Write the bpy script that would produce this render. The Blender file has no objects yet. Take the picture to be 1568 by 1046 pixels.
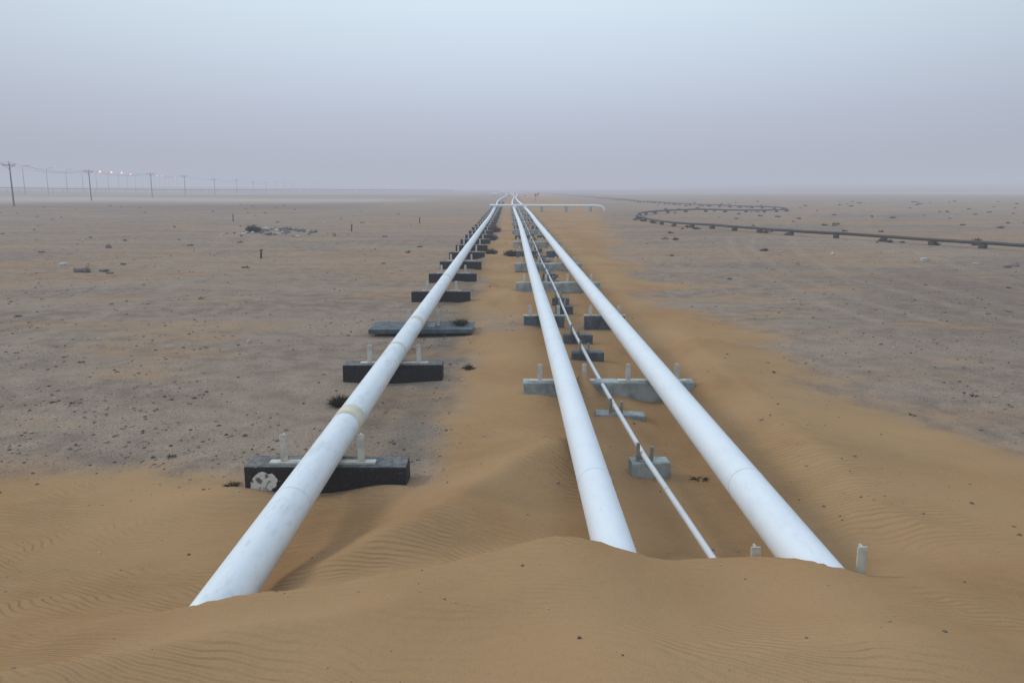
import bpy, bmesh, math, random
import numpy as np
from mathutils import Vector, Matrix
random.seed(7); rng=np.random.default_rng(7)
sc=bpy.context.scene
sc.view_settings.view_transform='Standard'; sc.view_settings.look='None'
sc.view_settings.exposure=0; sc.view_settings.gamma=1

# ---------------------------------------------------------------- materials
def newmat(name):
    m=bpy.data.materials.new(name); m.use_nodes=True
    nt=m.node_tree; b=nt.nodes['Principled BSDF']
    return m,nt,b
class NB:
    def __init__(s,nt): s.nt=nt
    def n(s,t,**k):
        o=s.nt.nodes.new(t)
        for a,v in k.items(): setattr(o,a,v)
        return o
    def link(s,a,b): s.nt.links.new(a,b)
    def val(s,sock,v):
        if hasattr(v,'is_linked'): s.link(v,sock)
        else: sock.default_value=v
    def math(s,op,a,b=0.0,c=None,clamp=False):
        o=s.n('ShaderNodeMath',operation=op,use_clamp=clamp)
        s.val(o.inputs[0],a); s.val(o.inputs[1],b)
        if c is not None: s.val(o.inputs[2],c)
        return o.outputs[0]
    def mix(s,f,a,b):
        o=s.n('ShaderNodeMix',data_type='RGBA')
        s.val(o.inputs[0],f); s.val(o.inputs[6],a); s.val(o.inputs[7],b)
        return o.outputs[2]
    def noise(s,vec,scale,detail=4,rough=.55,dist=0):
        o=s.n('ShaderNodeTexNoise'); s.link(vec,o.inputs['Vector'])
        o.inputs['Scale'].default_value=scale; o.inputs['Detail'].default_value=detail
        o.inputs['Roughness'].default_value=rough; o.inputs['Distortion'].default_value=dist
        return o.outputs['Fac']
    def ramp(s,f,lo,hi):
        o=s.n('ShaderNodeMapRange',interpolation_type='SMOOTHSTEP'); s.val(o.inputs[0],f)
        o.inputs[1].default_value=lo; o.inputs[2].default_value=hi
        return o.outputs[0]
    def scalev(s,vec,sc3):
        o=s.n('ShaderNodeMapping'); s.link(vec,o.inputs[0]); o.inputs['Scale'].default_value=sc3
        return o.outputs[0]
def C(r,g,b): return (r,g,b,1)

def simple(name,c1,c2,scale=6,rough=.7,bump=.1,bs=40,metal=0,detail=6):
    m,nt,b=newmat(name); q=NB(nt)
    tc=q.n('ShaderNodeNewGeometry').outputs['Position']
    f=q.ramp(q.noise(tc,scale,detail,.65),.35,.65)
    q.link(q.mix(f,C(*c1),C(*c2)),b.inputs['Base Color'])
    b.inputs['Roughness'].default_value=rough; b.inputs['Metallic'].default_value=metal
    bp=q.n('ShaderNodeBump'); bp.inputs['Strength'].default_value=bump; bp.inputs['Distance'].default_value=.02
    q.link(q.noise(tc,bs,4),bp.inputs['Height']); q.link(bp.outputs[0],b.inputs['Normal'])
    return m

def pipe_material(name,base,dark_tone,amount):
    m,nt,b=newmat(name); q=NB(nt)
    g=q.n('ShaderNodeNewGeometry'); pos=g.outputs['Position']
    n1=q.ramp(q.noise(q.scalev(pos,(1,.45,1)),3.0,6,.7),.48,.72)
    n2=q.ramp(q.noise(q.scalev(pos,(6,1.3,6)),4.0,5,.65),.50,.78)
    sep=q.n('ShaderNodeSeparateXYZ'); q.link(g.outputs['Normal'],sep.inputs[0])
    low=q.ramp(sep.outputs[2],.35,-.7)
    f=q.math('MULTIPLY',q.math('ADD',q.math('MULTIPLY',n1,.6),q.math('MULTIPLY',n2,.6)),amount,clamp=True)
    f=q.math('ADD',f,q.math('MULTIPLY',low,.18),clamp=True)  # adds more of the darker second colour where the surface faces down
    q.link(q.mix(f,C(*base),C(*dark_tone)),b.inputs['Base Color'])
    b.inputs['Roughness'].default_value=.42
    bp=q.n('ShaderNodeBump'); bp.inputs['Strength'].default_value=.12; bp.inputs['Distance'].default_value=.01
    q.link(q.noise(pos,14,3),bp.inputs['Height']); q.link(bp.outputs[0],b.inputs['Normal'])
    return m
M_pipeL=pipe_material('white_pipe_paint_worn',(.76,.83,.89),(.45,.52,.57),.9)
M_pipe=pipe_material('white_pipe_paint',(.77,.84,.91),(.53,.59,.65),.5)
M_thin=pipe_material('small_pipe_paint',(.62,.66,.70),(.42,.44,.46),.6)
M_band=simple('beige_joint_tape',(.72,.69,.56),(.62,.60,.48),8,.6,.05)
M_post=simple('painted_guide_steel',(.60,.59,.53),(.42,.41,.37),9,.6,.08)
M_plate=simple('dusty_steel_plate',(.30,.31,.30),(.20,.20,.19),7,.65,.1)
M_black=simple('black_pipeline_coating',(.022,.02,.02),(.045,.04,.038),8,.6,.1)
M_rock=simple('rubble_stone',(.22,.19,.17),(.10,.09,.085),5,.9,.5)
M_white=simple('white_stone',(.55,.54,.50),(.40,.38,.35),9,.9,.4)
M_wood=simple('dark_weathered_wood',(.05,.042,.038),(.09,.075,.065),5,.85,.2)
M_red=simple('red_marker_paint',(.45,.04,.03),(.35,.03,.03),5,.5,.02)
M_lamppole=simple('grey_lamp_steel',(.22,.23,.25),(.28,.29,.31),5,.5,.02)
M_shrub=simple('dry_shrub_twigs',(.035,.033,.02),(.075,.06,.035),30,.9,.0)
M_weed=simple('weed_leaves',(.05,.06,.028),(.09,.09,.045),20,.9,.0)
def bitumen_block(name,patch=None):
    m,nt,b=newmat(name); q=NB(nt)
    g=q.n('ShaderNodeNewGeometry'); pos=g.outputs['Position']
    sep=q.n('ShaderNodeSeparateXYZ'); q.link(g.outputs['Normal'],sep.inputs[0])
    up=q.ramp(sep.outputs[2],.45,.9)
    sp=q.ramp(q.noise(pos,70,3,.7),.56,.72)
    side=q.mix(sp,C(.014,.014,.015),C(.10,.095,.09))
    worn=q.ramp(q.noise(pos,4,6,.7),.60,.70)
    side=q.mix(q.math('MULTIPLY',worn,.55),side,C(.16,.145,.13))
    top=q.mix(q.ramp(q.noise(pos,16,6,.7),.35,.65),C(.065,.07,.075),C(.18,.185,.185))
    if patch:
        vm=q.n('ShaderNodeVectorMath',operation='DISTANCE'); q.link(q.scalev(pos,(1,1,1.25)),vm.inputs[0]); vm.inputs[1].default_value=(patch[0],patch[1],patch[2]*1.25)
        dd=q.math('ADD',vm.outputs['Value'],q.math('MULTIPLY',q.math('SUBTRACT',q.noise(pos,5.5,3,.6),.5),.55))
        pm=q.ramp(dd,.150,.140)
        wc=q.mix(q.ramp(q.noise(pos,15,3,.6),.50,.60),C(.66,.66,.64),C(.12,.12,.12))
        side=q.mix(pm,side,wc)
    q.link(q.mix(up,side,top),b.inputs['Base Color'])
    b.inputs['Roughness'].default_value=.75
    bp=q.n('ShaderNodeBump'); bp.inputs['Strength'].default_value=.6; bp.inputs['Distance'].default_value=.012
    q.link(q.noise(pos,38,4,.65),bp.inputs['Height']); q.link(bp.outputs[0],b.inputs['Normal'])
    return m
M_bit=bitumen_block('bitumen_coated_concrete'); M_bit1=bitumen_block('chipped_bitumen_concrete',(-2.42,7.40,.13))
M_conc=simple('pale_painted_concrete',(.38,.43,.44),(.22,.255,.265),5,.8,.45)
M_conc2=simple('blue_grey_concrete',(.11,.14,.165),(.06,.075,.09),6,.8,.35)

# ---------------------------------------------------------------- mesh helpers
class Builder:
    def __init__(s): s.bm=bmesh.new(); s.mats=[]
    def mi(s,m):
        if m not in s.mats: s.mats.append(m)
        return s.mats.index(m)
    def box(s,c,size,mat,bevel=.006,rot=0,jit=0,axis='Z'):
        r=bmesh.ops.create_cube(s.bm,size=1)
        vs=r['verts']
        M=Matrix.Translation(c)@Matrix.Rotation(rot,4,axis)@Matrix.Diagonal((size[0],size[1],size[2],1))
        bmesh.ops.transform(s.bm,matrix=M,verts=vs)
        i=s.mi(mat)
        fs=set(f for v in vs for f in v.link_faces)
        for f in fs: f.material_index=i
        if jit:
            for v in vs: v.co+=Vector((random.uniform(-jit,jit),random.uniform(-jit,jit),random.uniform(-jit,jit)*.5))
        if bevel:
            es=list(set(e for v in vs for e in v.link_edges))
            r=bmesh.ops.bevel(s.bm,geom=es,offset=bevel,segments=2,affect='EDGES',profile=.6)
            for f in r['faces']: f.material_index=i
    def tube(s,pts,rad,mat,seg=16,cap=True):
        i=s.mi(mat); rings=[]
        n=len(pts); P=[Vector(p) for p in pts]
        for k in range(n):
            t=(P[min(k+1,n-1)]-P[max(k-1,0)]).normalized()
            up=Vector((0,0,1)) if abs(t.z)<.9 else Vector((1,0,0))
            a=t.cross(up).normalized(); b=a.cross(t).normalized()
            r=rad[k] if isinstance(rad,(list,tuple)) else rad
            rings.append([s.bm.verts.new(P[k]+a*r*math.cos(2*math.pi*j/seg)+b*r*math.sin(2*math.pi*j/seg)) for j in range(seg)])
        for k in range(n-1):
            for j in range(seg):
                f=s.bm.faces.new((rings[k][j],rings[k][(j+1)%seg],rings[k+1][(j+1)%seg],rings[k+1][j]))
                f.material_index=i; f.smooth=True
        if cap:
            for rr in (rings[0],rings[-1]):
                f=s.bm.faces.new(rr); f.material_index=i
    def rock(s,c,size,mat,sub=2):
        r=bmesh.ops.create_icosphere(s.bm,subdivisions=sub,radius=1)
        i=s.mi(mat); sd=[random.uniform(.6,1.2) for _ in range(3)]
        ph=[random.uniform(0,6) for _ in range(4)]
        for v in r['verts']:
            p=v.co.copy()
            d=1+.18*math.sin(3*p.x+ph[0])+.16*math.sin(4*p.y+ph[1])+.12*math.sin(5*p.z+ph[2])+random.uniform(-.08,.08)
            v.co=Vector((p.x*sd[0],p.y*sd[1],p.z*sd[2]*.7))*d*size+Vector(c)
        for f in set(f for v in r['verts'] for f in v.link_faces): f.material_index=i
    def done(s,name,recalc=True):
        if recalc: bmesh.ops.recalc_face_normals(s.bm,faces=s.bm.faces[:])
        me=bpy.data.meshes.new(name); s.bm.to_mesh(me); s.bm.free()
        for m in s.mats: me.materials.append(m)
        o=bpy.data.objects.new(name,me); sc.collection.objects.link(o); return o

# ---------------------------------------------------------------- terrain
_perm=rng.random((512,512))
def vnoise(x,y):
    x=np.asarray(x,float); y=np.asarray(y,float)
    xi=np.floor(x).astype(int); yi=np.floor(y).astype(int)
    fx=x-xi; fy=y-yi; fx=fx*fx*(3-2*fx); fy=fy*fy*(3-2*fy)
    g=lambda a,b:_perm[a%512,b%512]
    return (g(xi,yi)*(1-fx)+g(xi+1,yi)*fx)*(1-fy)+(g(xi,yi+1)*(1-fx)+g(xi+1,yi+1)*fx)*fy-.5
def fbm(x,y,o=4):
    s=0;a=1
    for k in range(o):
        s=s+a*vnoise(x*2**k+17*k,y*2**k+31*k); a*=.5
    return s
def sstep(t): t=np.clip(t,0,1); return t*t*(3-2*t)
def smoothinterp(x,pts):
    xs=np.array([p[0] for p in pts]); ys=np.array([p[1] for p in pts])
    acc=0
    for d,w in ((-.24,.15),(-.12,.2),(0,.3),(.12,.2),(.24,.15)): acc=acc+w*np.interp(x+d,xs,ys)
    return acc
YC=[(-8,3.9),(-3,4.0),(-2.1,4.15),(-1.93,4.2),(-1.5,4.28),(-1.2,4.40),(-.34,4.75),(.3,4.95),(.55,4.92),(.9,4.72),(1.4,5.0),(1.9,4.8),(2.3,4.55),(3.5,4.5),(8,4.2)]
ZC=[(-8,.3),(-3,.46),(-2.2,.58),(-1.5,.62),(-1.2,.58),(-.34,.60),(.45,.73),(.9,.62),(1.4,.52),(1.85,.62),(2.1,.62),(2.5,.54),(3.5,.45),(8,.35)]
LL=[(-8,3.4),(-3,2.4),(-2,1.35),(-1,1.2),(0,1.7),(1,1.5),(2,1.5),(2.6,2.4),(4,4),(8,4)]
def segdist(x,y,a,b):
    ax,ay=a;bx,by=b;dx,dy=bx-ax,by-ay
    t=np.clip(((x-ax)*dx+(y-ay)*dy)/(dx*dx+dy*dy),0,1)
    side=((x-ax)*dy-(y-ay)*dx)/math.hypot(dx,dy)
    return np.hypot(x-ax-t*dx,y-ay-t*dy),side
def ridge(x,y,a,b,hh,wl,wr):
    d,sd=segdist(x,y,a,b)
    w=wl+(wr-wl)*sstep(sd/.3+.5)
    u=d/w
    return hh*(.45*np.exp(-u*u)+.55*np.exp(-1.3*np.sqrt(u*u+.01)))
def height(x,y):
    x=np.asarray(x,float); y=np.asarray(y,float)
    yc=smoothinterp(x,YC)+.10*vnoise(x*1.3,x*0+3.3)+.035*vnoise(x*4.7,x*0+9.1); zc=smoothinterp(x,ZC)+.02*vnoise(x*3.3,x*0+5.1); L=smoothinterp(x,LL)
    t=np.clip((y-yc)/L,0,1)
    lee=.78*(1-t)**2+.22*(1-sstep(t))
    fr=np.clip(yc-y,0,6)
    front=zc+.12*fr+.20*fbm(x/1.5+4,y/1.1+1,2)*sstep(fr/.9)
    front=front+ridge(x,y,(-2.6,3.0),(-.6,4.0),.16,.25,.55)*sstep(fr/.4)+ridge(x,y,(.9,3.3),(3.4,3.9),.10,.5,.4)*sstep(fr/.4)
    F=np.where(y>yc,zc*lee,front)
    near=sstep((y-4)/6)
    pipecorr=1-np.exp(-((x-.3)/4.5)**4)
    base=.16*fbm(x/9,y/9,3)*near*(.25+.75*pipecorr)+.03*fbm(x/.9,y/.9,3)*sstep((y-5)/2)
    m1=ridge(x,y,(-1.25,5.2),(-.5,6.4),.40,.55,.8)
    m2=ridge(x,y,(-.5,6.4),(.42,8.0),.38,.80,.55)
    m3=ridge(x,y,(3.2,6.5),(3.3,14),.30,.55,1.2)
    d,tt=segdist(x,y,(-.2,9.5),(.1,16)); m4=.10*np.exp(-(d/.8)**2)
    d,tt=segdist(x,y,(1.3,9.3),(1.4,13)); m5=.14*np.exp(-(d/.45)**2)*(.6+.8*fbm(x*1.2,y*.7,2))
    m6=.34*np.exp(-((x-1.02)/.17)**2-((y-10.75)/.45)**2)+.10*np.exp(-((x-.35)/.5)**2-((y-10.4)/.5)**2)
    m7=.22*np.exp(-((x-2.75)/.35)**2-((y-10.9)/.8)**2)
    m8=.16*np.exp(-((x+1.15)/.5)**2-((y-7.15)/.35)**2)+.13*np.exp(-((x+2.75)/.5)**2-((y-7.1)/.35)**2)
    k=sstep((y-14)/10)
    d2=.10*np.exp(-((x-3.4)/1.1)**2)*k*(1+fbm(x/3,y/5,2))*(y<150)
    lump=np.exp(-((x-.4)/2.2)**4)*sstep((y-12)/4)*(y<150)*.22*np.clip(fbm(x/.9+2,y/1.6,3)+.1,0,1)
    m=np.maximum(np.maximum(m1,m2),m8)+m3+m4+m5+m6+m7+d2+lump
    h=np.sqrt(np.maximum(F,0)**2+np.maximum(m,0)**2)
    h=np.where(y<yc,np.maximum(F,0),h)
    h=np.where(y<2,h-.14*np.clip(2-y,0,4)*.6,h)
    r=np.hypot(x,y)
    far=sstep((r-120)/400)
    und=far*(1.6*fbm(x/130,y/130,3)+sstep((r-500)/900)*(3.0+7*fbm(x/420+3,y/420,2)))*(np.abs(x)/(40+np.abs(x)))
    rise=sstep((-x-120)/160)*sstep((y-120)/150)*1.8
    right=sstep((x-60)/400)*sstep((y-250)/600)*4.0
    mid=.35*fbm(x/35+9,y/22,2)*sstep((r-22)/40)*sstep((np.abs(x-.5)-5)/12)
    lm=.45*np.exp(-(((x+14.5)/3.0)**2+((y-50)/2.0)**2))
    return h+base+und+rise+right+mid+lm
def hz(x,y): return float(height(np.array([x]),np.array([y]))[0])

def sandmask(x,y):
    n=fbm(x/2.2,y/2.2,4)
    fore=1-sstep((y-(6.4+1.5*n))/3.0)
    left=sstep((x+1.6+1.1*n)/1.0)
    redge=np.interp(y,[4,8,10,14.5,22,40,60,150],[7.2,5.6,4.4,4.2,4.0,5.2,6.8,15])
    wd=np.interp(y,[4,14,40,150],[4.2,3.0,3.4,8])
    right=1-sstep((x-redge-2.1*n+wd*.35)/wd)
    band=left*right*.95
    patch=np.exp(-(((x+.3)/1.3)**2+((y-17.5)/2.0)**2))*.7+np.exp(-(((x+1.1)/.6)**2+((y-11.5)/3.0)**2))*.8
    band=band-patch*(.5+n)
    s=np.maximum(fore,band)
    r=np.hypot(x,y)
    w=sstep((r-10)/30)
    streak=fbm(x/30+5,y/6.5+2,4)
    s=np.maximum(s,w*sstep((streak+.2)/.6)*.50)
    nearstreak=fbm(x/3.1+11,y/1.4,3)
    s=np.maximum(s,.46*sstep((nearstreak+.2)/.6))
    return np.clip(s,0,1)

def axis(lo,hi,step,g,mx_lo,mx_hi):
    a=list(np.arange(lo,hi,step)); s=step; v=a[-1]
    while v<mx_hi: s*=g; v+=s; a.append(v)
    s=step; v=lo; b=[]
    while v>mx_lo: s*=g; v-=s; b.append(v)
    return np.array(b[::-1]+a)
xs=axis(-5,6.5,.05,1.03,-5000,5000); ys=axis(2,13,.05,1.026,-400,6000)
X,Y=np.meshgrid(xs,ys); nx,ny=len(xs),len(ys)
Z=height(X,Y)
co=np.stack([X,Y,Z],-1).reshape(-1,3).astype(np.float32)
idx=np.arange(nx*ny).reshape(ny,nx)
quads=np.stack([idx[:-1,:-1],idx[:-1,1:],idx[1:,1:],idx[1:,:-1]],-1).reshape(-1,4)
me=bpy.data.meshes.new('desert_ground')
me.vertices.add(len(co)); me.vertices.foreach_set('co',co.ravel())
me.loops.add(quads.size); me.loops.foreach_set('vertex_index',quads.ravel().astype(np.int32))
me.polygons.add(len(quads)); me.polygons.foreach_set('loop_start',(np.arange(len(quads))*4).astype(np.int32))
me.update(calc_edges=True)
me.polygons.foreach_set('use_smooth',np.ones(len(quads),bool))
def attr(name,v):
    a=me.attributes.new(name,'FLOAT','POINT'); a.data.foreach_set('value',v.astype(np.float32).ravel())
attr('sand',sandmask(X,Y))
attr('ripple',(1-sstep((Y-10)/7))*np.clip(.70+1.6*fbm(X/1.6,Y/1.1,2),0.10,1.05))
def track(x,y):
    s=0
    for (o,w,a) in ((0,.2,1),(1.6,.2,1),(4.4,.25,.9),(6.0,.25,.9),(9.5,.3,.8),(11.2,.3,.8)):
        cx=np.interp(y,[5,9,14,20,28,40,70,120],[13.5,10.2,8.3,7.9,8.6,11,20,40])+o*np.interp(y,[5,14,30,100],[1,.8,.7,1.2])+.5*vnoise(y/6,y*0+o)
        s=np.maximum(s,a*np.exp(-((x-cx)/w)**2))
    for (o,w,a) in ((0,.25,.7),(1.9,.25,.7)):
        cx=np.interp(y,[5,20,40,80,200],[-9,-9.5,-13,-24,-70])-o
        s=np.maximum(s,a*np.exp(-((x-cx)/w)**2))
    return s*np.clip(.6+fbm(x/2,y/3,2),0,1)
attr('track',track(X,Y))
lf=sstep((-X-12)/25)
yb=205-.10*(X+80)
pale=np.exp(-((Y-yb)/34)**2)*lf*.8+np.exp(-((Y-430)/60)**2)*.5*sstep((np.abs(X)-20)/50)
dark=np.exp(-((Y-(yb-72))/26)**2)*lf*.9+.70*sstep((X-5)/5)*np.clip(.40+fbm(X/14+3,Y/9,3),0,1)*sstep((130-Y)/60)
attr('pale',np.clip(pale,0,1)); attr('dark',np.clip(dark,0,1))
ground=bpy.data.objects.new('desert_ground',me); sc.collection.objects.link(ground)

m,nt,b=newmat('desert_sand_and_gravel'); q=NB(nt)
pos=q.n('ShaderNodeNewGeometry').outputs['Position']
A=lambda n:q.n('ShaderNodeAttribute',attribute_name=n).outputs['Fac']
sand=A('sand'); ripa=A('ripple'); trk=A('track')
n_big=q.noise(pos,.35,2); n_mid=q.noise(pos,2.2,5,.65); n_fin=q.noise(pos,26,2,.7); n_gr=q.noise(pos,150,1,.6)
mk=q.math('ADD',sand,q.math('MULTIPLY',q.math('SUBTRACT',n_mid,.5),.8))
mk=q.math('ADD',mk,q.math('MULTIPLY',q.math('SUBTRACT',n_fin,.5),.6))
mk=q.ramp(mk,.10,.95)
sc1=q.mix(q.ramp(n_big,.3,.7),C(.345,.205,.100),C(.415,.268,.143))
sc1=q.mix(q.math('MULTIPLY',q.ramp(n_mid,.35,.7),.5),sc1,C(.395,.255,.143))
sc1=q.mix(q.math('MULTIPLY',q.ramp(n_gr,.5,.75),.35),sc1,C(.21,.13,.068))
gc=q.mix(q.ramp(n_mid,.3,.7),C(.225,.178,.145),C(.335,.265,.212))
gc=q.mix(q.math('MULTIPLY',q.ramp(q.noise(q.scalev(pos,(.12,.4,1)),1.0,4,.6),.42,.62),.5),gc,C(.37,.295,.23))
gc=q.mix(q.math('MULTIPLY',A('dark'),.75),gc,C(.155,.125,.112))
vor=q.n('ShaderNodeTexVoronoi'); q.link(pos,vor.inputs['Vector']); vor.inputs['Scale'].default_value=42
vs=q.n('ShaderNodeSeparateColor'); q.link(vor.outputs['Color'],vs.inputs[0])
peb=q.math('MULTIPLY',q.ramp(vor.outputs['Distance'],.40,.22),q.ramp(vs.outputs[0],.62,.70))
pcol=q.mix(vs.outputs[1],C(.09,.075,.065),C(.44,.38,.33))
gc=q.mix(q.math('MULTIPLY',peb,.7),gc,pcol)
gc=q.mix(q.math('MULTIPLY',q.ramp(n_fin,.5,.72),.38),gc,C(.125,.10,.085))
gc=q.mix(q.math('MULTIPLY',trk,.5),gc,C(.38,.31,.25))
col=q.mix(mk,gc,sc1)
col=q.mix(A('pale'),col,C(.50,.44,.37))
q.link(col,b.inputs['Base Color'])
b.inputs['Roughness'].default_value=1.0; b.inputs['Specular IOR Level'].default_value=0
sp=q.n('ShaderNodeSeparateXYZ'); q.link(pos,sp.inputs[0])
w1=q.noise(pos,.55,1); w2=q.noise(pos,3.2,1)
ph=q.math('ADD',sp.outputs[1],q.math('MULTIPLY',sp.outputs[0],.28))
ph=q.math('ADD',ph,q.math('MULTIPLY',w1,1.2)); ph=q.math('ADD',ph,q.math('MULTIPLY',w2,.15))
sn=q.math('SINE',q.math('MULTIPLY',ph,2*math.pi/.072))
rh=q.math('MULTIPLY',q.math('MULTIPLY',sn,ripa),mk)
gh=q.math('MULTIPLY',q.math('SUBTRACT',1.0,mk),q.math('ADD',q.math('MULTIPLY',n_fin,1.2),peb))
h=q.math('ADD',q.math('MULTIPLY',rh,.0058),q.math('MULTIPLY',gh,.012))
h=q.math('ADD',h,q.math('MULTIPLY',n_gr,.0016))
h=q.math('ADD',h,q.math('MULTIPLY',n_mid,.022))
bp=q.n('ShaderNodeBump'); bp.inputs['Strength'].default_value=1; bp.inputs['Distance'].default_value=1
q.link(h,bp.inputs['Height']); q.link(bp.outputs[0],b.inputs['Normal'])
me.materials.append(m)

# ---------------------------------------------------------------- loose stones
def stones(name,n,region,smin,smax,mat,seed,pw=3.6,avoid=.96):
    r=np.random.default_rng(seed)
    bm=bmesh.new(); bmesh.ops.create_icosphere(bm,subdivisions=1,radius=1)
    base=np.array([v.co[:] for v in bm.verts]); fc=np.array([[v.index for v in f.verts] for f in bm.faces]); bm.free()
    y0,y1,spread=region
    yy=y0*np.exp(r.random(n*4)*math.log(y1/y0)); xx=(r.random(n*4)*2-1)*(yy*spread+1.5)
    sm=sandmask(xx,yy); keep=(r.random(n*4)>sm*avoid+.03)
    cl=fbm(xx/1.7,yy/1.7,2); keep&=(r.random(n*4)<.55+1.2*cl)
    xx=xx[keep][:n]; yy=yy[keep][:n]; k=len(xx)
    s=smin*(smax/smin)**(r.random(k)**pw)*(1+yy/60)
    hh=height(xx,yy)
    ang=r.random(k)*6.28; a=.6+.7*r.random((k,3)); a[:,2]*=.6
    V=base[None]*(1+.3*(r.random((k,len(base),1))-.5))*a[:,None,:]*s[:,None,None]
    c,sn_=np.cos(ang)[:,None],np.sin(ang)[:,None]
    Vx=V[:,:,0]*c-V[:,:,1]*sn_; Vy=V[:,:,0]*sn_+V[:,:,1]*c
    V=np.stack([Vx+xx[:,None],Vy+yy[:,None],V[:,:,2]+(hh+s*.15)[:,None]],-1).reshape(-1,3)
    F=(fc[None]+(np.arange(k)*len(base))[:,None,None]).reshape(-1,3)
    mm=bpy.data.meshes.new(name); mm.vertices.add(len(V)); mm.vertices.foreach_set('co',V.astype(np.float32).ravel())
    mm.loops.add(F.size); mm.loops.foreach_set('vertex_index',F.ravel().astype(np.int32))
    mm.polygons.add(len(F)); mm.polygons.foreach_set('loop_start',(np.arange(len(F))*3).astype(np.int32))
    mm.update(calc_edges=True); mm.materials.append(mat)
    o=bpy.data.objects.new(name,mm); sc.collection.objects.link(o)
ms,nt,b=newmat('gravel_stone'); q=NB(nt)
ri=q.n('ShaderNodeNewGeometry').outputs['Random Per Island']
cr=q.n('ShaderNodeValToRGB'); q.link(ri,cr.inputs[0])
e=cr.color_ramp.elements; e[0].color=C(.07,.056,.048); e[1].color=C(.48,.42,.36); e[1].position=1
x=e.new(.30); x.color=C(.16,.122,.10); x=e.new(.8); x.color=C(.30,.235,.19)
q.link(cr.outputs[0],b.inputs['Base Color']); b.inputs['Roughness'].default_value=.9
stones('gravel_stones',17000,(5.5,50,.72),.005,.028,ms,3,4.2)
stones('pebbles_on_sand',260,(3.2,16,.75),.004,.014,ms,5,1.5,.3)

# ---------------------------------------------------------------- pipes
def pipe(name,xoff,r,mat,y0,y1,zf=None,xf=None,bands=(),joint=12.0,seg=32):
    B=Builder(); pts=[]; y=y0
    while y<y1:
        xx=xoff+(xf(y) if xf else 0); zz=(zf(y) if zf else .45)
        pts.append((xx,y,zz)); y+= .8 if y<60 else 6
    B.tube(pts,r,mat,seg)
    for (yb,w,mt) in bands:
        a=[];
        for t in (-.5,0,.5):
            yy=yb+t*w; a.append((xoff+(xf(yy) if xf else 0),yy,(zf(yy) if zf else .45)))
        B.tube(a,r+.004,mt,seg)
    yb=y0+2.3
    while yb<60:
        a=[(xoff+(xf(v) if xf else 0),v,(zf(v) if zf else .45)) for v in (yb-.01,yb+.01)]
        B.tube(a,r+.0025,mat,seg); yb+=joint*.5
    return B.done(name)
wob=lambda a,p:(lambda y:a*math.sin(y/9+p)*min(1,max(0,(y-8)/20))+ .004*max(0,y-60)*math.sin(y/40+p))
zf_=lambda p:(lambda y:.45+.012*math.sin(y/7+p)*min(1,max(0,(y-7)/10))+(.0016*max(0,y-90)*(.5+.5*math.sin(y/45+p)) if y>90 else 0))
pipe('white_pipeline',-1.76,.152,M_pipeL,3.75,520,zf_(0),wob(.02,1),bands=((8.35,.34,M_band),(12.1,.12,M_band),(14.6,.3,M_band),(22,.2,M_band)))
pipe('white_pipeline',.735,.146,M_pipe,4.2,520,zf_(1),wob(.015,2))
pipe('white_pipeline',2.03,.160,M_pipe,4.15,520,zf_(2),wob(.015,.5))
def thinx(y): return float(np.interp(y,[3,5.6,7.7,10.3,15.4,30,600],[1.62,1.48,1.37,1.31,1.23,1.22,1.22]))
pipe('small_bore_pipe',0,.027,M_thin,4.5,300,lambda y:.27+.012*math.sin(y/3.1)*min(1,max(0,(y-5)/5)),lambda y:thinx(y)+.012*math.sin(y/2.7),joint=6,seg=12)

B=Builder()
B.tube([(-2.4,99,.85),(0,99,.85),(6,99.3,.82),(10.6,99.6,.80),(11.4,99.7,.70),(11.7,99.7,.40),(11.7,99.7,-.2)],.15,M_pipe,16)
B.tube([(2.02,99,.45),(2.02,99,.85)],.13,M_pipe,12); B.tube([(.735,99,.45),(.735,99,.85)],.13,M_pipe,12)
B.tube([(-1.76,99,.45),(-1.76,99,.85)],.13,M_pipe,12)
for xx in (4,7,10): B.box((xx,99.4,.3),(.35,.5,.75),M_conc,.02)
B.done('branch_pipeline')
B=Builder()
B.tube([(-6,262,.9),(-2,262,1.6),(2,262,1.6),(6,262,.9)],.16,M_pipe,12)
B.tube([(-6,262,.9),(-6,320,.9),(0,330,.9)],.16,M_pipe,12)
for xx in (-5,0,5): B.box((xx,262,.3),(.4,.5,1.3),M_conc,.02)
B.done('pipeline_expansion_loop')

# ---------------------------------------------------------------- supports
def guides(B,cx,y,zt,half,h=.26,w=.07,th=.05,plate=True):
    if plate:
        B.box((cx,y,zt+.012),(half*2+.28,.10,.022),M_post,.003)
    for s in (-1,1):
        xx=cx+s*half
        B.box((xx,y,zt+.024+h/2),(w,.014,h),M_post,.002)
        B.box((xx,y+.030,zt+.024+h/2),(.014,.045,h),M_post,.002)
    B.box((cx,y,zt+.026+.006),(.16,.2,.012),M_plate,.002)
def left_support(y,first=False,slab=False):
    B=Builder()
    if slab:
        B.box((-1.78,y+.15,.13),(2.08,.95,.09),M_conc2,.012,jit=.01)
        B.box((-1.78,y+.2,-.065),(1.3,.45,.30),M_bit,.01)
        B.box((-1.78,y+.1,.19),(.5,.4,.03),M_conc,.003)
        B.box((-1.76,y+.1,.25),(.16,.22,.10),M_plate,.003)
        for s in (-1,1):
            B.box((-1.76+s*.3,y+.1,.35),(.06,.015,.34),M_post,.002)
        return B.done('pipe_support_slab')
    w=1.55 if not first else 1.60
    w+=random.uniform(-.06,.06)
    B.box((-1.80,y+.16,.05),(w,.34,.475),M_bit1 if first else M_bit,.022,rot=random.uniform(-.02,.02),jit=.008)
    guides(B,-1.84 if first else -1.78,y+.10,.285,.38,h=.27 if y<14 else .24)
    return B.done('concrete_pipe_support')
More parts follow.
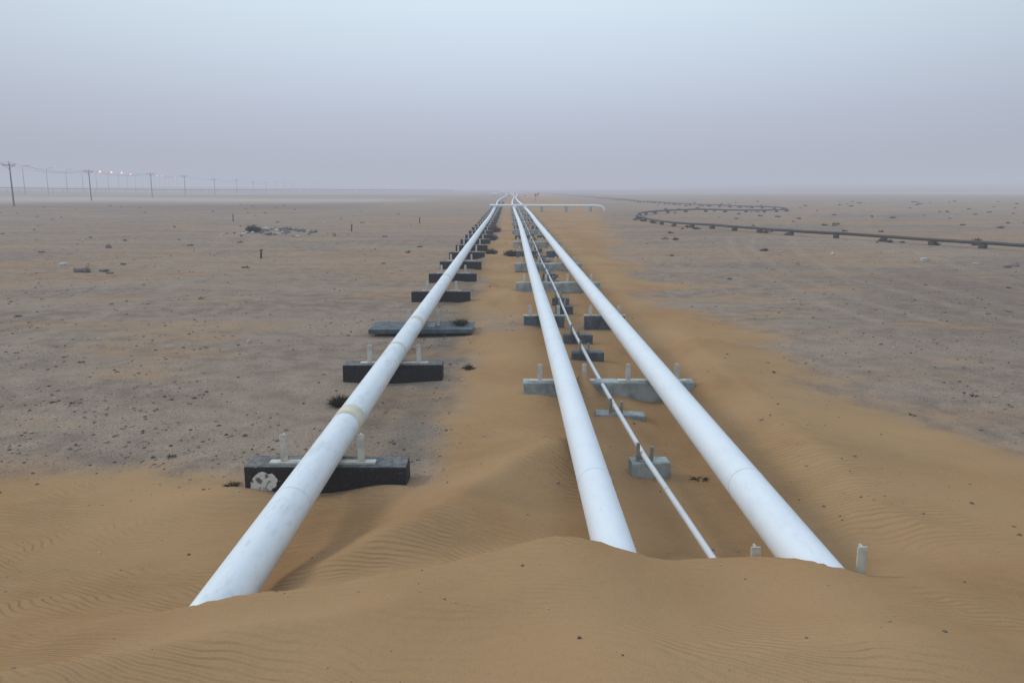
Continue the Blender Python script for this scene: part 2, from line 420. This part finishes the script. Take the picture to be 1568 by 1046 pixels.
ysup=[7.4,11.95,16.0,20.75,25.2,29.4]
left_support(ysup[0],first=True); left_support(ysup[1]); left_support(ysup[2],slab=True)
for y in ysup[3:]: left_support(y)
y=33.7
while y<160: left_support(y+random.uniform(-.15,.15)); y+=4.35
def beam(y,near=False):
    B=Builder()
    B.box((1.39,y+.14,.15),(2.40,.28,.29),M_conc,.018,jit=.008)
    B.box((1.39,y+.16,-.12),(2.0,.2,.26),M_bit,.01)
    for cx,hf in ((.735,.31),(2.0,.34)): guides(B,cx,y+.10,.292,hf,h=.22,plate=True)
    return B.done('concrete_pipe_beam')
def single(y,cx):
    B=Builder(); B.box((cx,y+.12,.1),(.85,.26,.38),M_conc2,.015,jit=.01)
    guides(B,cx,y+.08,.288,.3,h=.2); return B.done('concrete_pipe_support')
for y in (10.75,22.6,28.5,40,52,64,76,88,100,112,124): beam(y)
for y in (16.6,34.3,46,58,70,82): single(y,.735); single(y,2.02)
B=Builder(); B.box((2.02,4.98,.12),(1.1,.3,.33),M_conc,.015); guides(B,2.02,5.0,.285,.36,h=.27,w=.065); B.done('concrete_pipe_support')
def small(y,w=.42,z=.14,tilt=0,mat=None):
    cx=thinx(y)+.03; B=Builder()
    B.box((cx+.05,y+.1,z-.14),(w,.22,.32),mat or M_conc2,.012,rot=tilt,jit=.01)
    B.box((cx-.08,y+.06,z+.12),(.035,.035,.20),M_plate,.002)
    B.box((cx+.06,y+.06,z+.10),(.035,.035,.16),M_plate,.002)
    B.box((cx-.01,y+.06,z+.06),(.14,.03,.03),M_plate,.002)
    B.done('small_pipe_support')
small(7.75,.40,.17,.05,M_conc); small(9.65,.62,.13,-.15,M_conc)
for y in (13.3,14.95,18.7,20.1,23.9,26,30.5,33,37,41,45,49,54,60,66,72): small(y,.55 if y<16 else .42,.17)

B=Builder()
for k in range(16):
    B.box((random.uniform(.95,1.7),random.uniform(23,33),.08+random.uniform(0,.08)),(random.uniform(.04,.12),random.uniform(.5,1.6),.03),M_wood if k%2 else M_plate,.004,rot=random.uniform(-.4,.4))
B.done('scrap_boards')

# ---------------------------------------------------------------- black pipeline
cp=[(34,22),(30,30.5),(27.6,35.5),(25.3,39),(23.4,43.2),(21.2,47.5),(18.6,49.6),(17.0,52),(15.3,57.5),(13.6,63),(12.4,70),(12.5,78),(14.3,87),(18.5,94),(26,100),(34,105.5),(38.3,111),(38.6,119),(35.5,130),(32,143),(29,165),(27.3,190),(26.5,220),(24,270),(22,330),(20,470)]
def catmull(P,n=8):
    out=[]
    for i in range(len(P)-1):
        p0,p1,p2,p3=P[max(i-1,0)],P[i],P[i+1],P[min(i+2,len(P)-1)]
        for k in range(n):
            t=k/n
            out.append(tuple(.5*((2*p1[j])+(-p0[j]+p2[j])*t+(2*p0[j]-5*p1[j]+4*p2[j]-p3[j])*t*t+(-p0[j]+3*p1[j]-3*p2[j]+p3[j])*t**3) for j in (0,1)))
    out.append(P[-1]); return out
cc=catmull(cp)
B=Builder(); B.tube([(a,b_,hz(a,b_)+.30) for a,b_ in cc],.09,M_black,12)
acc=0; scrub=[]
for i in range(1,len(cc)):
    a=cc[i-1]; c=cc[i]; acc+=math.hypot(c[0]-a[0],c[1]-a[1])
    if acc>2.6 and c[1]<240:
        acc=0; B.box((c[0],c[1],hz(*c)+.08),(.30,.30,.24),M_black,.01,rot=math.atan2(c[1]-a[1],c[0]-a[0]))
        scrub.append(c)
B.done('black_pipeline')

# ---------------------------------------------------------------- shrubs
def twigs(B,c,r,h,n,mat,w=.012):
    i=B.mi(mat); bm=B.bm
    for k in range(n):
        a=random.uniform(0,6.283); rr=r*random.random()**.5; t=random.uniform(.3,1)
        p0=Vector(c)+Vector((math.cos(a)*rr*.25,math.sin(a)*rr*.25,0))
        p1=Vector(c)+Vector((math.cos(a)*rr,math.sin(a)*rr,h*t*(1-.5*(rr/r)**2)))
        p1+=Vector((random.uniform(-1,1),random.uniform(-1,1),random.uniform(-.5,.5)))*r*.18
        d=(p1-p0).cross(Vector((random.uniform(-1,1),random.uniform(-1,1),random.uniform(-1,1))))
        if d.length<1e-6: continue
        d=d.normalized()*w
        pm=(p0+p1)*.5+Vector((0,0,r*.12))
        v=[bm.verts.new(p) for p in (p0-d*.6,p0+d*.6,pm+d,p1+d*.2,p1-d*.2,pm-d)]
        f=bm.faces.new(v[:]); f.material_index=i
        for _ in range(2):
            o=p1+Vector((random.uniform(-1,1),random.uniform(-1,1),random.uniform(-1,1)))*r*.12
            e1=Vector((random.uniform(-1,1),random.uniform(-1,1),random.uniform(-1,1))).normalized()*w*2.2
            e2=Vector((random.uniform(-1,1),random.uniform(-1,1),random.uniform(-1,1))).normalized()*w*1.6
            f=bm.faces.new([bm.verts.new(o),bm.verts.new(o+e1),bm.verts.new(o+e2)]); f.material_index=i
def shrub(x,y,r,h,n,mat=M_shrub,z=None,w=.012):
    B=Builder(); twigs(B,(x,y,hz(x,y)-.01 if z is None else z),r,h,n,mat,w); B.done('dry_shrub',False)
shrub(-2.33,10.6,.18,.20,260,w=.006)
shrub(-2.75,7.5,.10,.06,60,w=.004)
shrub(-1.0,16.2,.22,.16,140,M_weed,z=.17,w=.008)
shrub(-.65,12.6,.14,.1,70,w=.006)
shrub(.1,35.3,.38,.3,220,w=.02); shrub(-.8,35.8,.3,.3,200,w=.02); shrub(-1.0,45,.4,.4,200,w=.02)
shrub(-1.0,55,.5,.5,180,w=.03); shrub(1.95,7.75,.12,.03,40,w=.004); shrub(-15.6,49,.5,.45,200,w=.03)
B=Builder()
for c in scrub:
    if c[1]<180:
        for _ in range(random.choice((0,1,1))):
            twigs(B,(c[0]+random.uniform(-.8,.8),c[1]+random.uniform(-1,.5),hz(*c)-.02),random.uniform(.15,.30),random.uniform(.15,.3),50,M_shrub,.025)
for k in range(100):
    y=random.uniform(38,170); x=random.uniform(.18,.72)*y
    s=random.uniform(.08,.24)*(1+y/150)
    twigs(B,(x,y,hz(x,y)-.02),s,s*.7,22,M_shrub,.022*(1+y/100))
for k in range(40):
    y=random.uniform(30,150); x=-random.uniform(.1,.7)*y
    s=random.uniform(.06,.16)*(1+y/150)
    twigs(B,(x,y,hz(x,y)-.02),s,s*.5,16,M_shrub,.02*(1+y/100))
for k in range(30):
    y=random.uniform(7,30); x=random.choice((-1,1))*random.uniform(.3,.65)*y
    if x>0: x+=2
    s=random.uniform(.03,.08)
    twigs(B,(x,y,hz(x,y)-.01),s,s*.6,20,M_shrub,.005)
B.done('desert_scrub',False)

# ---------------------------------------------------------------- rocks / rubble
B=Builder()
for k in range(120):
    x=random.gauss(-14.2,1.3); y=random.gauss(49.8,.9)
    B.rock((x,y,hz(x,y)+.02),random.uniform(.05,.20),M_white if random.random()<.35 else M_rock,1)
B.done('rubble_pile')
B=Builder()
for (x,y,s,mt) in ((-15,28,.20,M_rock),(-14.4,28.3,.15,M_rock),(-16.8,30,.17,M_white),(-13.9,27.7,.11,M_rock),(17,32.6,.16,M_white),(18.4,31.3,.13,M_white),(18.9,30.2,.15,M_rock),(19.5,30.6,.16,M_rock),(-8.3,21.3,.07,M_rock),(-20,40,.2,M_rock),(14.6,36,.1,M_white),(7.2,26,.08,M_rock),(-5,15,.05,M_white)):
    B.rock((x,y,hz(x,y)+s*.2),s,mt,2)
for k in range(40):
    y=random.uniform(18,90); x=random.choice((-1,1))*random.uniform(.12,.7)*y+ (3 if random.random()>.5 else 0)
    if -3<x<5: continue
    s=random.uniform(.03,.09)*(1+y/80); B.rock((x,y,hz(x,y)+s*.1),s,random.choice((M_rock,M_rock,M_rock,M_white)),1)
B.done('scattered_rocks')

for (x,y,h_) in ((-10.7,34.4,.36),(-11.0,56,.5),(-7.6,68,.45),(-24,70,.6)):
    B=Builder(); z=hz(x,y); B.tube([(x,y,z-.1),(x+.02,y,z+h_*.6),(x+.035,y,z+h_)],[.05,.045,.04],M_wood,8)
    B.box((x+.035,y,z+h_),(.13,.1,.05),M_wood,.01); B.done('marker_stake')
for (x,y) in ((6.0,185),(8.2,230)):
    B=Builder(); z=hz(x,y); B.tube([(x,y,z-.1),(x,y,z+1.6)],.08,M_lamppole,8); B.box((x,y-.05,z+1.3),(.55,.06,.6),M_red,.01); B.done('pipeline_marker_sign')

# ---------------------------------------------------------------- utility poles
P=[(-69,88),(-82,134),(-98,190),(-107,243),(-117,293),(-127,350),(-137,408),(-147,466),(-157,524),(-167,582),(-177,640),(-187,700),(-190,800),(-190,900)]
tops=[]
for (x,y) in P:
    B=Builder(); z=hz(x,y); H=7.0+random.uniform(-.15,.15)
    B.tube([(x,y,z-.5),(x,y,z+H)],[.15,.10],M_wood,10)
    B.box((x,y-.14,z+H-.35),(2.1,.12,.12),M_wood,.01)
    B.tube([(x-.7,y-.14,z+H-.4),(x,y-.14,z+H-1.0)],.03,M_wood,6); B.tube([(x+.7,y-.14,z+H-.4),(x,y-.14,z+H-1.0)],.03,M_wood,6)
    t=[]
    for ox in (-.95,0,.95):
        zb=z+H-.28 if ox else z+H
        B.tube([(x+ox,y-.14,zb),(x+ox,y-.14,zb+.12),(x+ox,y-.14,zb+.26)],[.05,.075,.04],M_plate,8)
        t.append((x+ox,y-.14,zb+.26))
    tops.append(t); B.done('utility_pole')
B=Builder()
for a,b_ in zip(tops[:-1],tops[1:]):
    for p,r_ in zip(a,b_):
        pts=[]
        for k in range(11):
            t=k/10; pts.append((p[0]+(r_[0]-p[0])*t,p[1]+(r_[1]-p[1])*t,p[2]+(r_[2]-p[2])*t-1.0*4*t*(1-t)))
        B.tube(pts,.014,M_wood,5,False)
B.done('power_line_wires')
ml,nt,b=newmat('sodium_lamp_glow'); b.inputs['Base Color'].default_value=C(.9,.5,.3)
b.inputs['Emission Color'].default_value=C(1,.30,.12); b.inputs['Emission Strength'].default_value=7
mo,nt,b=newmat('lamp_lens_unlit'); b.inputs['Base Color'].default_value=C(.5,.5,.5)
for k in range(18):
    y=250+k*30; x=-158-k*9.0
    B=Builder(); z=hz(x,y); H=9.6
    B.tube([(x,y,z-.3),(x,y,z+H*.9),(x+.3,y,z+H),(x+1.8,y,z+H+.25)],[.16,.11,.10,.08],M_lamppole,8)
    B.box((x+2.2,y,z+H+.22),(.9,.32,.16),M_lamppole,.03)
    lit=k in (5,6,7,8,12,13,16)
    B.box((x+2.25,y,z+H+.09),(.6,.3,.12),ml if lit else mo,.02)
    if lit: B.rock((x+2.25,y-.1,z+H-.02),.50,ml,1)
    B.done('street_lamp')
B=Builder(); pr=None
for k in range(90):
    x=-290+k*2.9; y=225+k*2.7; z=hz(x,y)
    B.tube([(x,y,z-.2),(x,y,z+2.1)],.06,M_wood,5)
    if pr:
        for hh in (.6,1.2,2.0): B.tube([(pr[0],pr[1],pr[2]+hh),(x,y,z+hh)],.04 if hh<1.8 else .14,M_wood,4)
    pr=(x,y,z)
B.done('perimeter_fence')

# ---------------------------------------------------------------- haze (homogeneous volume over the plain; emission stands in for scattered light)
HZ=(.445,.472,.56)
bm=bmesh.new(); bmesh.ops.create_cube(bm,size=1)
bmesh.ops.transform(bm,matrix=Matrix.Translation((0,1500,1))@Matrix.Diagonal((9000,8000,42,1)),verts=bm.verts)
hm=bpy.data.meshes.new('emissive_desert_haze'); bm.to_mesh(hm); bm.free()
ho=bpy.data.objects.new('emissive_desert_haze',hm); sc.collection.objects.link(ho)
mh=bpy.data.materials.new('emissive_haze'); mh.use_nodes=True; nt=mh.node_tree; nt.nodes.clear(); q=NB(nt)
out=q.n('ShaderNodeOutputMaterial'); ab=q.n('ShaderNodeVolumeAbsorption'); ab.inputs['Color'].default_value=C(0,0,0)
sig=1/400; ab.inputs['Density'].default_value=sig
em=q.n('ShaderNodeEmission'); em.inputs['Color'].default_value=C(*HZ); em.inputs['Strength'].default_value=sig
ad=q.n('ShaderNodeAddShader'); q.link(ab.outputs[0],ad.inputs[0]); q.link(em.outputs[0],ad.inputs[1]); q.link(ad.outputs[0],out.inputs['Volume'])
hm.materials.append(mh)

# ---------------------------------------------------------------- world + sun
W=bpy.data.worlds.new('World'); sc.world=W; W.use_nodes=True; nt=W.node_tree; nt.nodes.clear(); q=NB(nt)
out=q.n('ShaderNodeOutputWorld')
sky=q.n('ShaderNodeTexSky',sky_type='NISHITA'); sky.sun_disc=False
SE,SR=math.radians(32),math.radians(-68)
sky.sun_elevation=SE; sky.sun_rotation=SR; sky.dust_density=6; sky.air_density=1.2
bg1=q.n('ShaderNodeBackground'); q.link(sky.outputs[0],bg1.inputs[0]); bg1.inputs[1].default_value=.006
tc=q.n('ShaderNodeTexCoord'); s3=q.n('ShaderNodeSeparateXYZ'); q.link(tc.outputs['Generated'],s3.inputs[0])
cr=q.n('ShaderNodeValToRGB'); q.link(s3.outputs[2],cr.inputs[0])
E=cr.color_ramp.elements; E[0].position=0; E[0].color=C(.435,.465,.555); E[1].position=1; E[1].color=C(.72,.84,.97)
for p_,c in ((.04,(.465,.51,.615)),(.09,(.54,.61,.74)),(.15,(.635,.745,.87)),(.215,(.72,.86,.965)),(.5,(.73,.86,.97))):
    x=E.new(p_); x.color=C(*c)
x2=q.math('MULTIPLY',s3.outputs[0],s3.outputs[0])
fx=q.math('SUBTRACT',1.0,q.math('MULTIPLY',x2,.6))
bg2=q.n('ShaderNodeBackground'); q.link(cr.outputs[0],bg2.inputs[0]); q.link(fx,bg2.inputs[1])
ad=q.n('ShaderNodeAddShader'); q.link(bg1.outputs[0],ad.inputs[0]); q.link(bg2.outputs[0],ad.inputs[1]); q.link(ad.outputs[0],out.inputs[0])
L=bpy.data.lights.new('sun','SUN'); L.energy=1.1; L.angle=math.radians(15); L.color=(1,.95,.88)
lo=bpy.data.objects.new('sun',L); sc.collection.objects.link(lo)
d=Vector((math.sin(SR)*math.cos(SE),math.cos(SR)*math.cos(SE),math.sin(SE)))
lo.rotation_euler=d.to_track_quat('Z','Y').to_euler()

# ---------------------------------------------------------------- camera
cam=bpy.data.cameras.new('camera'); cam.lens=28; cam.sensor_width=36; cam.clip_start=.05; cam.clip_end=20000
oc=bpy.data.objects.new('camera',cam); sc.collection.objects.link(oc)
oc.location=(0,0,2.95); oc.rotation_euler=(math.radians(90-10.9),0,math.radians(-.19))
sc.camera=oc
print('verts',nx*ny)
